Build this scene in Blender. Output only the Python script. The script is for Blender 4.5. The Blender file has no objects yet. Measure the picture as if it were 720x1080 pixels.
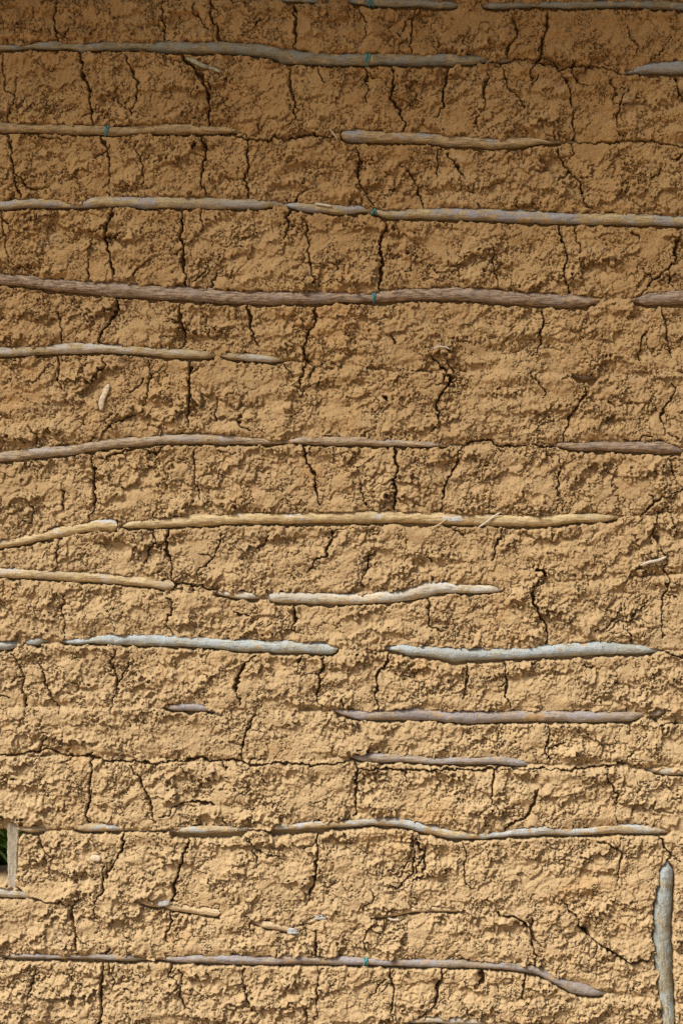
import bpy, math, random
import numpy as np

random.seed(5)
F = np.float32
S = 0.002            # metres per unit of wall layout
Z0 = 1.30            # height of the layout's middle above the ground
CAM_D = 4.0

scene = bpy.context.scene
COL = scene.collection

# ------------------------------------------------------------------ helpers
def link(o, parent=None):
    COL.objects.link(o)
    if parent is not None:
        o.parent = parent
    return o

def tag(o, label=None, cat=None, group=None, kind=None):
    if label: o["label"] = label
    if cat: o["category"] = cat
    if group: o["group"] = group
    if kind: o["kind"] = kind
    return o

def empty(name, loc=(0, 0, 0)):
    e = bpy.data.objects.new(name, None)
    e.location = loc
    e.empty_display_size = 0.1
    return link(e)

def mesh_obj(name, verts, faces, mat, parent=None, smooth=True):
    me = bpy.data.meshes.new(name)
    me.from_pydata([tuple(map(float, v)) for v in verts], [], faces)
    me.update()
    if smooth:
        me.polygons.foreach_set("use_smooth", [True] * len(me.polygons))
    o = bpy.data.objects.new(name, me)
    me.materials.append(mat)
    return link(o, parent)

def wx(px): return (np.asarray(px, dtype=np.float64) - 360.0) * S
def wz(py): return Z0 + (540.0 - np.asarray(py, dtype=np.float64)) * S

# ------------------------------------------------------------------ noise
def _h(ix, iy, seed):
    n = (ix.astype(np.int64) * 374761393 + iy.astype(np.int64) * 668265263 + seed * 974634777) & 0xFFFFFFFF
    n = ((n ^ (n >> 13)) * 1274126177) & 0xFFFFFFFF
    n = ((n ^ (n >> 16)) * 2246822519) & 0xFFFFFFFF
    return ((n ^ (n >> 15)) & 0xFFFFFF).astype(F) / F(16777216.0)

def perlin(x, y, seed=0):
    x = np.asarray(x, dtype=F); y = np.asarray(y, dtype=F)
    x0 = np.floor(x); y0 = np.floor(y)
    fx = x - x0; fy = y - y0
    ux = fx * fx * fx * (fx * (fx * 6 - 15) + 10)
    uy = fy * fy * fy * (fy * (fy * 6 - 15) + 10)
    def g(dx, dy):
        a = _h(x0 + dx, y0 + dy, seed) * F(6.2831853)
        return np.cos(a) * (fx - dx) + np.sin(a) * (fy - dy)
    a = g(0, 0); b = g(1, 0); c = g(0, 1); d = g(1, 1)
    a = a + ux * (b - a); c = c + ux * (d - c)
    return (a + uy * (c - a)) * F(1.45)

def fbm(x, y, oct, seed, gain=0.5):
    s = 0; a = 1.0; f = 1.0
    for i in range(oct):
        s = s + F(a) * perlin(x * F(f), y * F(f), seed + i * 7)
        a *= gain; f *= 2.03
    return s

def worley(x, y, seed):
    """F1, F2, random value of the nearest cell and the offset to its centre"""
    x = np.asarray(x, dtype=F); y = np.asarray(y, dtype=F)
    x0 = np.floor(x); y0 = np.floor(y)
    f1 = np.full(x.shape, 9, F); f2 = np.full(x.shape, 9, F)
    rid = np.zeros(x.shape, F); ox = np.zeros(x.shape, F); oy = np.zeros(x.shape, F)
    for dy in (-1, 0, 1):
        for dx in (-1, 0, 1):
            cx = x0 + dx; cy = y0 + dy
            qx = cx + F(.08) + F(.84) * _h(cx, cy, seed) - x
            qy = cy + F(.08) + F(.84) * _h(cx, cy, seed + 11) - y
            d = np.sqrt(qx * qx + qy * qy)
            near = d < f1
            f2 = np.where(near, f1, np.minimum(f2, d))
            rid = np.where(near, _h(cx, cy, seed + 23), rid)
            ox = np.where(near, -qx, ox); oy = np.where(near, -qy, oy)
            f1 = np.where(near, d, f1)
    return f1, f2, rid, ox, oy

def sstep(a, b, v):
    t = np.clip((v - a) / (b - a), 0, 1)
    return t * t * (3 - 2 * t)

# ------------------------------------------------------------------ traced layout
# horizontal poles: (x, y, visible thickness); thickness 0 = buried in the mud
POLES = [
 dict(k='olive', label='thin grey green pole along the very top edge, partly under mud', gap=1.5, tie=[(391, 2)],
      p=[(290,-1,0),(305,-1,3),(330,-1,3),(345,-1,0),(366,0,0),(374,0,6),(400,2,8),(440,3,8),(478,4,8),(484,4,0),(506,4,0),(514,5,6),(540,6,6),(560,5,4),(600,4.5,7),(640,3.5,7),(680,4,8),(720,6,8),(780,6,8),(980,8,0)]),
 dict(k='olive', label='long thick grey pole in the second row, bulging at its middle, tied with blue twine', gap=1.4, tie=[(388, 61)], nodes=[(86, .5), (300, .25)],
      p=[(-220,52,0),(-40,50,6),(0,50,5),(20,49,5),(33,49,3),(40,48,7),(58,47.5,9),(70,49,4),(80,49,6),(86,49,9),(92,49,7),(110,48,8),(150,48,9),(175,48.5,12),(200,49,13),(250,49,13),(280,52,14),(305,58,17),(320,60,14),(340,61,14),(360,62,13),(390,61,13),(440,62,13),(480,62.5,12),(500,62,9),(512,62,2),(520,62,0),(540,63,0)]),
 dict(k='grey', label='short grey pole end poking out at the right edge, high up', gap=2.5,
      p=[(655,75,0),(667,73,3),(675,72,9),(690,70.5,13),(720,70,15),(780,70,15),(1000,66,0)]),
 dict(k='brown_tan', label='tan brown pole at the upper left edge with a teal tie', gap=1.0, tie=[(112, 138)],
      p=[(-200,128,0),(-40,133,9),(0,134,10),(50,135.5,10),(80,136.5,10),(100,137,9),(128,138,9),(150,135,11),(190,135.5,12),(215,136.5,9),(235,137,7),(248,138,3),(256,138,0),(275,139,0)]),
 dict(k='tan_grey', label='smooth tan pole with a blunt left end, right of centre in the third row', gap=1.8, blunt='l', split=[(386, 420, 1.2)],
      p=[(359,143,9),(366,142.5,13),(380,142.5,15),(400,143.5,12),(430,145,11),(460,146.5,11),(480,148,12),(500,150,11),(530,151,11),(555,150.5,9),(570,149.5,5),(590,149,2),(596,149,0),(612,149,0)]),
 dict(k='violet_tan', label='tan pole mottled with violet grey at the left edge in the fourth row', gap=1.0, nodes=[(152, .12)],
      p=[(-200,222,0),(-40,218,7),(0,217,8),(30,214,10),(60,214,9),(72,216,5),(84,216,6),(100,212.5,11),(130,212,11),(155,213,13),(180,213,13),(220,214,12),(250,215,11),(275,215.5,10),(288,215,4),(293,215,0),(303,216,0)]),
 dict(k='violet_tan', label='long mottled pole with a lengthwise split in the fourth row, reaching the right edge', gap=1.6, tie=[(395, 222.5)], split=[(530, 605, 1.15), (612, 690, 1.3)],
      p=[(300,216,0),(306,216.5,4),(320,218,9),(340,219.5,9),(360,221,9),(375,220.5,8),(384,221,4),(390,222,3),(398,223,4),(404,225,8),(412,225.5,10),(440,225,10),(465,225,12),(480,225,13),(520,226,14),(560,228,13),(600,230,12),(640,230,12),(680,231.5,12),(720,233,11),(780,234,11),(960,236,0)]),
 dict(k='brown', label='longest and thickest weathered brown pole, fibrous, crossing almost the whole wall', gap=1.5, tie=[(394, 313.5)], fib=1.0, nodes=[(118, .15)], lumps=[(378, 307, 20, 5)],
      p=[(-230,285,0),(-40,290,12),(0,293,12),(30,296,12),(60,300.5,13),(100,303,14),(120,304,17),(150,307,15),(200,310,15),(250,313,15),(300,314,14),(340,314,13),(362,313.5,11),(385,314,9),(398,313,11),(410,311,13),(440,309.5,13),(480,310,15),(520,312,16),(560,315,15),(600,317,14),(618,318,11),(628,318,4),(634,318,0),(664,317,0),(673,316.5,6),(680,316,12),(690,315,14),(720,314,14),(780,312,13),(960,310,0)]),
 dict(k='grey_tan', label='slender grey tan pole tapering to a point at the left, under the big brown pole', gap=1.2, split=[(0, 60, 1.0)],
      p=[(-200,374,0),(-40,373,9),(0,371.5,10),(40,370,9),(65,368,10),(80,366.5,12),(100,367,9),(130,368.5,9),(160,371,9),(175,372.5,10),(200,373.5,9),(220,375,7),(229,375,0),(235,375,3),(240,375,7),(260,376,8),(280,378,7),(292,379,5),(299,379.5,2),(304,380,0),(318,381,0)]),
 dict(k='greybrown', label='arched weathered grey brown pole rising from the left edge to the middle', gap=1.4, fib=.8, split=[(20, 200, 1.1)],
      p=[(-220,492,0),(-40,486,10),(0,482,11),(40,478,11),(80,473.5,11),(110,469,10),(140,465.5,10),(180,463,11),(220,462.5,11),(250,464,9),(280,466,5),(296,467,2),(306,466,2),(316,465,6),(340,465,9),(360,465,9),(380,465.5,8),(400,467,7),(430,468.5,6),(455,469,5),(470,470,2),(480,470,0),(495,470,0)]),
 dict(k='brown', label='brown grey pole swelling towards its pointed right tip, at the right edge halfway up', gap=1.8, fib=.8, blunt='', nodes=[(696, .1)],
      p=[(575,468,0),(588,469,3),(600,470,7),(620,471,9),(660,471.5,10),(680,471,12),(695,471,14),(706,472,11),(714,474,6),(720,476,2),(730,478,0)]),
 dict(k='yellow', label='pale yellow pole slanting up from the left edge to a cut knotted end', gap=.8, blunt='r', nodes=[(118, .25)],
      p=[(-220,612,0),(-40,582,9),(0,574.5,9),(30,569,9),(60,562,10),(90,555.5,10),(108,553,11),(118,553.5,13),(124,554.5,10)]),
 dict(k='yellow', label='long pale yellow pole with whitish joints, just above the middle of the wall', gap=1.5, nodes=[(268, .1), (389, .14), (504, .16), (628, .1)], joints=True, lip_at=(535, 570, 3.0),
      p=[(126,556,0),(134,554.5,6),(150,552.5,9),(180,551,10),(220,548.5,12),(260,546.5,11),(300,547,12),(340,546,12),(380,545,13),(420,545.5,12),(460,547,12),(500,547.5,12),(520,549,12),(560,549.5,12),(580,550,11),(600,547.5,9),(630,546.5,8),(645,546,5),(653,545.5,2),(660,545,0),(674,545,0)]),
 dict(k='cream', label='cream pole sloping down from the left edge to a knob end', gap=1.1, nodes=[(113, .14), (176, .3)], blunt='r',
      p=[(-220,596,0),(-40,602,9),(0,604,10),(40,606,10),(80,608,11),(110,609.5,11),(140,613,9),(160,615.5,8),(175,617,9),(184,617.5,7)]),
 dict(k='white', label='whitish crooked pole with a hump, below the middle of the wall', gap=1.6, nodes=[(445, .1)], knob=(452, .15),
      p=[(222,626,0),(231,626.5,3),(240,627,7),(260,628,8),(272,629,4),(277,629.5,0),(282,630,3),(286,630.5,10),(300,631,11),(340,632,11),(360,632.5,11),(380,632,10),(410,630,11),(430,627,12),(440,624,14),(452,620.5,15),(465,620,12),(480,620.5,10),(495,621,10),(510,621.5,8),(522,621.5,7),(529,621.5,3),(534,621.5,0),(548,622,0)]),
 dict(k='blue', label='pale blue grey pole at the left edge, half smothered in mud, with rounded right end', gap=1.3, blunt='r', nodes=[(118, .12)],
      p=[(-220,684,0),(-40,682,9),(0,681,10),(12,681,8),(18,680,0),(26,679,0),(34,677.5,8),(42,676.5,8),(49,676,2),(54,676,0),(62,676,0),(67,676,4),(80,677,5),(96,676.5,4),(102,675,7),(112,675,9),(140,675.5,12),(170,675.5,12),(190,677,11),(220,679,10),(240,680.5,12),(280,682,12),(310,683,13),(340,684,13),(350,685,11),(356,685.5,6)]),
 dict(k='blue', label='short thick pale blue pole, pointed at both ends, right of centre', gap=2.2, nodes=[],
      p=[(404,684,0),(414,684.5,4),(422,685,8),(430,686,11),(460,688,12),(480,691,15),(510,690,13),(535,690,11),(560,689,11),(580,687,14),(600,685.5,14),(620,684.5,15),(640,684,14),(670,685,10),(680,686,7),(690,686.5,3),(698,687,0),(712,688,0)]),
 dict(k='mauve', label='long mauve grey pole with a knot, under the pale blue pole', gap=1.3, knob=(438, .25),
      p=[(350,751,0),(359,751.5,5),(368,752.5,7),(380,754.5,9),(400,755,10),(425,753.5,13),(440,752.5,14),(455,754,12),(470,756,13),(495,757,14),(520,757,12),(560,756,12),(600,756,12),(640,756.5,11),(665,756,10),(675,755,5),(680,754,0),(686,753.5,0),(689,753,7),(696,752,7),(700,751,3),(704,751,0),(720,750,0)]),
 dict(k='mauve', label='thin purplish pole just below the long mauve pole', gap=1.2,
      p=[(366,798,0),(375,798.5,5),(385,799,8),(400,799.5,9),(430,801,8),(450,803,6),(465,804,5),(480,804,7),(520,803,7),(540,804.5,7),(553,806,5),(560,807,0),(575,808,0)]),
 dict(k='blue_tan', label='thin sliver of pole at the right edge in the lower quarter', gap=1.0,
      p=[(676,812,0),(690,813,4),(700,814.5,6),(720,815,6),(780,815,6),(900,815,0)]),
 dict(k='blue_tan', label='long wavy blue tan pole with a black gap beneath, in the lower quarter', gap=2.2,
      gaps=[(128, 345, 2.5)],
      p=[(5,876,0),(14,875,2),(22,874,4),(35,876,7),(45,876,3),(52,875,0),(74,874.5,0),(80,874.5,4),(86,873.5,7),(105,873.5,8),(120,875,6),(128,876,1.5),(178,876.5,1.5),(190,876.5,6),(210,875.5,7),(240,876,6),(262,876,1.5),(280,875,1.5),(290,873,6),(310,872,6),(340,871,6),(360,869.5,6),(380,869,6),(392,868,6),(400,867.5,9),(420,868.5,9),(435,871,9),(450,874,10),(465,878,10),(478,881,8),(500,882,6),(520,882,4),(532,881,5),(545,878.5,8),(570,876.5,10),(600,878,8),(620,877.5,6),(640,876,9),(655,874.5,10),(675,875,10),(690,876,7),(702,877.5,3),(710,878,0),(724,878,0)]),
 dict(k='white', label='whitish pole end under the small opening at the left edge', gap=.8, blunt='',
      p=[(-200,938,0),(-60,940,12),(0,941.5,13),(12,942.5,12),(20,944,8),(28,947,2),(34,948,0),(48,950,0)]),
 dict(k='tan_bare', label='short broken tan stick with a torn blue grey end, lower left', gap=.7, torn='r',
      p=[(138,951,0),(149,952.5,3),(158,953.5,6),(166,954.5,7),(174,954,7),(179,952.5,3)]),
 dict(k='tan_bare', label='short bare tan stick with a cut right end, lower left', gap=.9, blunt='r',
      p=[(166,953.5,0),(174,955.5,4),(182,957,8),(200,959.5,8),(218,962,9),(228,963.5,9),(232,964,7)]),
 dict(k='tan_bare', label='short half buried stick with a split grey end, bottom left of centre', gap=.8, torn='r',
      p=[(258,973,0),(270,974.5,3),(278,976,7),(292,977.5,8),(302,979,8),(309,981.5,6),(315,984,2)]),
 dict(k='tan_bare', label='tiny pale sliver of stick pointing up right, bottom left of centre', gap=.7, torn='r',
      p=[(312,976,0),(320,974,3),(328,972,5),(337,969,4),(344,966,2)]),
 dict(k='tan_bare', label='curved thin tan stick lying in a shallow slot, bottom centre', gap=1.0,
      p=[(386,971,0),(400,967,3),(412,965.5,4),(425,963,4),(437,960.5,5),(450,959.5,6),(465,959.5,5),(480,960.5,4),(488,961,2),(494,961,0),(504,962,0)]),
 dict(k='mauve', label='long straight mauve pole near the bottom that bends down at its right end', gap=1.8, tie=[(386, 1015)], gaps=[(10, 150, 1.0)],
      p=[(-200,1008,0),(-30,1009,0),(2,1010,0),(10,1010,4),(40,1009.5,4),(80,1010.5,4),(110,1010.5,5),(138,1011.5,6),(146,1012,3),(170,1012,3),(178,1012,6),(200,1012.5,7),(240,1013,9),(300,1013,10),(330,1013.5,9),(360,1014,8),(390,1015.5,7),(420,1016.5,7),(440,1017,8),(500,1018,8),(525,1019,7),(540,1021,7),(560,1023,7),(570,1026,8),(580,1031,9),(592,1037,11),(605,1042.5,13),(616,1045.5,12),(626,1048,7),(636,1049.5,3),(642,1050,0),(656,1051,0)]),
 dict(k='grey_tan', label='pale pole just showing along the bottom edge', gap=1.2,
      p=[(424,1079,0),(436,1078,4),(460,1076.5,7),(485,1077,8),(505,1079,6),(516,1081,0),(530,1082,0)]),
 dict(k='brown', label='small round stub of wood in a dark hole, right of centre', gap=4.0, proud=-9.0,
      p=[(600,394,0),(609,395.5,4),(614,396.5,7),(620,397.5,6),(627,398,3),(632,398,0),(642,398,0)]),
 dict(k='mauve', label='tiny grey root fragment showing through the mud, lower left of centre', gap=.6, torn='r',
      p=[(168,747,0),(180,747,5),(190,746.5,8),(205,746.5,8),(214,748.5,5),(224,750,3),(229,754,2),(232,756,0),(238,758,0)]),
]
# upright posts: (y, x, visible thickness)
POSTS = [
 dict(k='post', label='upright blue grey post half sunk in the mud at the lower right corner', gap=1.2,
      p=[(908,703,0),(914,702.5,13),(920,702.5,15),(928,702,16),(935,701,18),(945,700,19),(955,699,20),(970,698.5,19),(985,698,20),(1000,698.5,19),(1015,699.5,19),(1025,701,16),(1040,702,16),(1055,703,15),(1080,705,13),(1110,706,14),(1190,708,14)]),
]

# cracks: (width, [(x, y), ...])
CR = [
(3,[(61,-30),(61,0),(57,18),(59,34),(61,44)]),(2,[(173,-20),(172,20),(172,42)]),(3.2,[(222,-20),(222,0),(222,16),(228,28),(232,42)]),
(4,[(306,0),(311,8),(311,22),(312,45)]),(1.6,[(30,44),(52,43),(60,40)]),
(4.6,[(85,55),(86,75),(90,86),(95,96),(97,122)]),(2.2,[(4,55),(2,75),(5,93)]),(3,[(138,70),(144,85),(144,107)]),
(5,[(194,58),(198,66),(208,76),(214,84)]),(5.5,[(214,86),(219,96),(220,104)]),(3,[(220,104),(220,128)]),(2.4,[(305,72),(306,90),(309,110)]),(2,[(17,90),(15,100),(10,125)]),
(3,[(105,144),(113,158),(115,180),(116,186)]),(2.8,[(10,143),(14,175),(20,208)]),(4.6,[(214,146),(216,160),(215,178),(213,188)]),(3.2,[(262,148),(262,178),(258,190),(261,206)]),
(1.3,[(145,160),(152,190)]),(6,[(202,158),(207,150)]),
(2.6,[(235,142),(245,143),(262,147),(285,149),(290,142),(300,147),(322,142),(350,144),(360,148)]),
(5,[(118,218),(117,230),(112,240),(111,250),(116,268),(119,286),(121,294)]),(4,[(192,221),(190,246),(193,268),(194,288),(196,302)]),(2.4,[(323,238),(326,262),(330,290)]),
(4.5,[(315,205),(308,218),(305,226)]),(1.6,[(3,225),(6,265)]),(3,[(305,226),(303,240)]),
(1.6,[(378,10),(386,24)]),(2.2,[(435,20),(433,40)]),(2.6,[(543,22),(545,35),(537,47),(533,62)]),(3.6,[(577,10),(576,28),(573,45),(570,58),(566,66)]),(1.6,[(663,35),(668,45)]),
(2,[(384,70),(388,90)]),(4.2,[(414,70),(415,88),(413,104),(422,116),(427,132)]),(3,[(472,73),(468,95),(466,116)]),(2.8,[(516,80),(511,95),(512,106)]),(2.2,[(530,70),(536,92),(546,104)]),
(3.2,[(590,74),(598,88),(602,104),(603,122),(606,146)]),(2,[(655,105),(650,125)]),(2.4,[(512,64),(530,66),(545,62),(575,61),(590,73),(606,70),(628,69),(640,72),(660,78),(672,77)]),
(5.5,[(713,79),(715,92),(720,106)]),(3,[(604,77),(610,86)]),
(3.6,[(587,150),(590,165),(598,178),(607,186),(613,198),(617,215)]),(3.2,[(374,152),(380,168),(377,190),(387,204)]),(2.8,[(429,180),(438,193),(444,212)]),(2,[(464,156),(460,178)]),(5,[(481,173),(484,180)]),
(2.8,[(590,149),(620,150),(640,150),(665,147),(690,149),(722,155),(760,157)]),
(5,[(409,232),(406,243),(402,254),(401,266),(404,278),(402,290),(398,305)]),(3.8,[(591,237),(592,250),(596,262),(597,274),(593,286),(599,300),(600,306)]),(3.6,[(712,236),(715,250),(712,272),(706,284),(708,296)]),(2,[(607,240),(608,252)]),(1.5,[(520,270),(523,300)]),
(2.6,[(699,288),(688,296),(682,302)]),
(5.6,[(121,312),(124,326),(116,338),(108,350),(104,362)]),(1.6,[(62,328),(66,360)]),(4,[(188,320),(191,338),(195,356)]),(4.4,[(261,320),(264,338),(267,356)]),(3.4,[(334,320),(333,340),(322,354),(320,372),(324,382)]),(2.4,[(322,382),(318,400),(316,410)]),
(4.6,[(200,382),(200,402),(199,430)]),(2.2,[(61,378),(63,396)]),(2.2,[(158,380),(159,400),(155,420)]),(2.2,[(105,460),(118,448),(132,440)]),
(4.2,[(97,482),(99,500),(101,538)]),(2.4,[(204,474),(205,510)]),(4.6,[(320,470),(324,488),(332,502),(335,526)]),(2.4,[(112,483),(128,477),(145,473),(166,479),(174,470)]),
(3.2,[(571,318),(573,338),(568,366)]),(2.4,[(697,322),(703,348),(705,366)]),(4,[(461,382),(472,392),(475,400)]),(3.6,[(475,402),(466,412),(462,426),(461,446)]),(7,[(472,396),(478,404)]),(6,[(404,418),(410,423)]),
(3,[(712,412),(700,430),(697,440),(701,456)]),(3.2,[(617,402),(616,418),(603,438),(597,452)]),
(4.2,[(416,475),(418,498),(416,520),(417,540)]),(3,[(484,482),(478,498),(470,510),(468,526)]),(2.4,[(590,490),(588,520)]),(2.2,[(707,485),(712,505)]),(3,[(680,541),(690,530),(702,524)]),
(3,[(472,470),(488,470),(500,465),(515,463),(524,470),(545,471),(560,469),(575,471),(590,470)]),
(4.6,[(178,558),(176,570),(176,582),(181,596),(181,610)]),(3,[(160,558),(163,572),(156,586)]),(1.6,[(62,565),(60,592)]),(2.4,[(232,570),(225,588),(218,596)]),(3,[(350,568),(344,584),(332,592)]),(2.4,[(183,617),(200,617),(216,620),(230,625)]),
(4.4,[(309,638),(312,655)]),(1.5,[(65,640),(68,665)]),(2.6,[(182,640),(176,655)]),
(3.2,[(18,700),(26,714),(22,726),(28,746)]),(3.2,[(45,715),(50,730),(62,746)]),(3,[(118,703),(123,720),(120,742)]),(2.6,[(134,708),(124,722)]),(4.2,[(258,700),(252,712),(249,730)]),(3.4,[(343,690),(338,712),(334,736)]),(2,[(318,690),(315,700)]),(2.6,[(266,760),(258,778),(255,792)]),
(3.4,[(-20,797),(0,797),(20,798),(30,793),(52,791),(70,797),(97,799),(115,804),(145,803),(165,807),(185,803),(215,800),(228,804),(245,801),(262,807),(280,806),(312,804),(330,808),(356,805),(376,801)]),
(2.8,[(693,544),(690,556),(692,568),(699,580),(704,592),(700,602),(706,612),(700,626),(696,652)]),(4.8,[(562,622),(563,636),(569,648),(576,660),(578,668)]),(3.4,[(452,630),(451,656)]),(2.8,[(391,585),(383,606)]),(6.5,[(567,600),(576,606)]),(3,[(528,566),(522,580)]),
(3.4,[(688,686),(700,686),(710,691),(722,693),(760,695)]),(3.6,[(413,690),(404,704),(397,716),(396,736)]),(3,[(532,700),(535,718),(533,736)]),(3,[(494,700),(491,726)]),(7,[(358,738),(362,744)]),
(2.6,[(690,757),(698,767),(712,763),(724,764)]),(2.8,[(580,772),(575,792)]),(2,[(652,650),(640,660)]),
(3,[(377,806),(376,830),(374,862)]),(4.4,[(522,812),(519,838)]),(4.4,[(566,838),(560,854),(550,864),(532,874)]),(2.6,[(380,811),(430,812),(470,812),(520,812)]),(2.6,[(520,812),(560,811),(600,812),(632,809),(664,806)]),
(4.4,[(97,800),(94,830),(92,868)]),(3.6,[(143,815),(148,828),(156,840),(159,856)]),(5,[(182,852),(196,846),(220,848)]),
(2.4,[(0,876),(8,877),(22,878)]),
(4.6,[(131,880),(129,896),(122,908)]),(5.6,[(198,882),(197,898),(190,912),(185,932),(182,950)]),(4.6,[(335,874),(335,898),(333,922),(327,946)]),(3.2,[(109,925),(108,938),(101,954)]),(2.6,[(262,886),(275,900)]),
(2.6,[(18,938),(30,947),(44,951),(62,953)]),(4.2,[(77,957),(76,968),(79,985),(80,1005)]),(2.4,[(40,882),(44,896)]),
(2.8,[(441,888),(448,904),(447,920)]),(2.4,[(490,890),(491,930)]),(3.6,[(692,882),(700,890),(706,902),(702,910)]),
(2.6,[(180,966),(178,986)]),(3.4,[(332,985),(333,1012)]),
(5,[(530,966),(542,967),(552,972),(560,984)]),(3.4,[(560,984),(562,1000)]),(3.4,[(600,960),(608,968),(613,978)]),(8,[(612,978),(620,986)]),(3.8,[(620,986),(628,994),(641,1002),(650,1010),(668,1017),(682,1014),(690,1004)]),
(4.6,[(108,1016),(107,1038),(105,1090)]),(3.4,[(115,1016),(117,1030)]),(3.2,[(180,1018),(180,1030)]),(3.2,[(193,1034),(190,1052),(195,1062)]),(3.2,[(335,1020),(334,1062)]),(3.4,[(410,1020),(415,1040),(413,1066)]),(4.8,[(466,1022),(462,1044),(455,1064)]),(6,[(507,1023),(507,1040)]),
(3,[(-20,1010),(2,1010),(11,1013)]),(2.4,[(36,1030),(30,1060)]),(2.4,[(255,1030),(262,1060)]),(3,[(555,1028),(548,1050)]),
(2.6,[(640,890),(655,900),(652,915)]),(3,[(600,880),(590,884)]),(2.6,[(420,935),(432,925),(440,905)]),
(2.2,[(640,820),(650,840),(648,860)]),(2,[(680,640),(660,655)]),
]
# broad gouges and dents pressed into the mud: x, y, angle deg, length, width, depth mm
DENTS = [(300,908,60,30,12,7),(590,465,0,0,1,0),(480,378,5,120,8,4),(560,366,8,110,8,4),(410,430,3,60,10,4),(196,352,80,20,14,6),(120,345,75,24,16,6),
         (22,918,10,22,10,4),(70,500,10,60,9,3.5),(610,985,50,34,10,6),(545,975,20,30,9,5),(160,345,0,60,9,-4),(540,395,0,30,14,-5),(600,410,10,30,12,-4),
         (250,100,20,70,10,3.5),(470,110,15,60,9,3.5),(90,250,20,60,8,3),(640,120,-10,50,10,3),(380,1045,80,16,8,5),(507,1030,88,14,8,6)]

def curve(pts, xs, i):
    a = np.array([q[0] for q in pts], float); b = np.array([q[i] for q in pts], float)
    return np.interp(xs, a, b)

def smooth_c(pts, xs, w=5.0):
    """centre line, rounded by averaging over a few neighbours"""
    return sum(curve(pts, xs + k * w, 1) * c for k, c in ((-1, .25), (0, .5), (1, .25)))

# ------------------------------------------------------------------ the mud surface
def axis(lo, a, b, hi, st):
    mid = list(np.arange(a, b + st * .5, st))
    l = []; x = a; s = st
    while x > lo:
        s = min(s * 1.045, 7.0); x -= s; l.append(max(x, lo))
    r = []; x = mid[-1]; s = st
    while x < hi:
        s = min(s * 1.045, 7.0); x += s; r.append(min(x, hi))
    return np.array(l[::-1] + mid + r)

XS = axis(-560, -16, 736, 1280, 0.86)
YS = axis(-340, -16, 1096, 1180, 0.86)
NX, NY = len(XS), len(YS)
X, Y = np.meshgrid(XS.astype(F), YS.astype(F))

def macro(x, y):
    x = np.asarray(x, F); y = np.asarray(y, F)
    return 5.0 * fbm(x / 150, y / 110, 2, 3) + 2.2 * perlin(x / 58 + 4, y / 30, 19)

# layout warp that makes every traced edge ragged
WXF = 2.6 * perlin(X / 9, Y / 9, 31) + 2.0 * perlin(X / 4.2, Y / 4.2, 33)
WYF = 2.6 * perlin(X / 9, Y / 9, 37) + 2.2 * perlin(X / 4.2, Y / 4.2, 39)
XW = X + 2.2 * perlin(X / 19, Y / 19, 41) + WXF * .5
YW = Y + 1.6 * perlin(X / 19, Y / 19, 43) + WYF * .42

H = macro(X, Y)
# hand-pressed lumps and smears, stretched along the courses
sm = perlin(X / 44 + .3 * perlin(X / 60, Y / 40, 5), Y / 15, 51)
H += 4.6 * sm * (0.55 + 0.8 * sstep(-.2, .6, perlin(X / 130, Y / 120, 53)))
H += 2.2 * (np.abs(fbm(X / 34 + .4 * sm, Y / 26, 2, 57)) * 2 - .6)

# diagonal grain: the texture runs from lower left to upper right
ca, sa = math.cos(math.radians(-38)), math.sin(math.radians(-38))
U = X * ca + Y * sa          # along the grain
V = -X * sa + Y * ca         # across the grain, positive down right
rough = sstep(-.55, .55, perlin(X / 48, Y / 34, 61) + .5 * perlin(X / 17, Y / 12, 62))       # how crumbly the spot is
wv = 5.0 * perlin(U / 24, V / 15, 63) + 2.8 * perlin(U / 9, V / 7, 65)
tt = (V + wv * 1.3) / 18.0 + 1.3 * perlin(X / 40, Y / 40, 67)
fr = tt - np.floor(tt)
saw = np.where(fr < .88, fr / .88, 1 - (fr - .88) / .12)
hf = 6.6 * (saw - .5) * sstep(-.35, .55, perlin(X / 21, Y / 17, 69)) * (.3 + .7 * rough)
tt = (V + .35 * U + 3.6 * perlin(U / 11, V / 7, 71) + 1.4 * perlin(X / 5, Y / 5, 72)) / 6.3
fr = tt - np.floor(tt)
saw = np.where(fr < .80, fr / .80, 1 - (fr - .80) / .20)
hf += 2.4 * (saw - .5) * sstep(-.3, .5, perlin(X / 13, Y / 11, 73)) * (.35 + .65 * rough)
del tt, fr, saw, wv

# clods
f1, f2, rid, ox, oy = worley((U + 1.8 * WXF) / 19, (V + 1.8 * WYF) / 12.5, 81)
edge = f2 - f1
hf += (5.0 * (rid - .5) + 4.0 * ((rid * 7.1) % 1 - .5) * ox * 2 + 4.6 * oy) * (.2 + .8 * rough)
hf -= 3.8 * (1 - sstep(0, .10, edge)) * (.12 + .88 * rough) * sstep(-.3, .3, perlin(X / 26, Y / 26, 83))
f1, f2, rid, ox, oy = worley((U + 1.3 * WXF) / 7.6, (V + 1.3 * WYF) / 5.4, 91)
hf += (1.35 * (rid - .5) + 1.5 * oy + .9 * ox - .4 * f1) * (.4 + .6 * rough)
hf += .9 * perlin(X / 3.3, Y / 3.0, 93) + .55 * perlin(X / 1.9, Y / 1.8, 95)
# crumbs pulled out: small sharp pits, and crumbs stuck on
pit = perlin(U / 6.5, V / 4.4, 97)
hf -= 3.2 * sstep(.56, .72, pit) * (.25 + .75 * rough)
hf += 1.5 * sstep(.55, .75, -pit)

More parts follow.
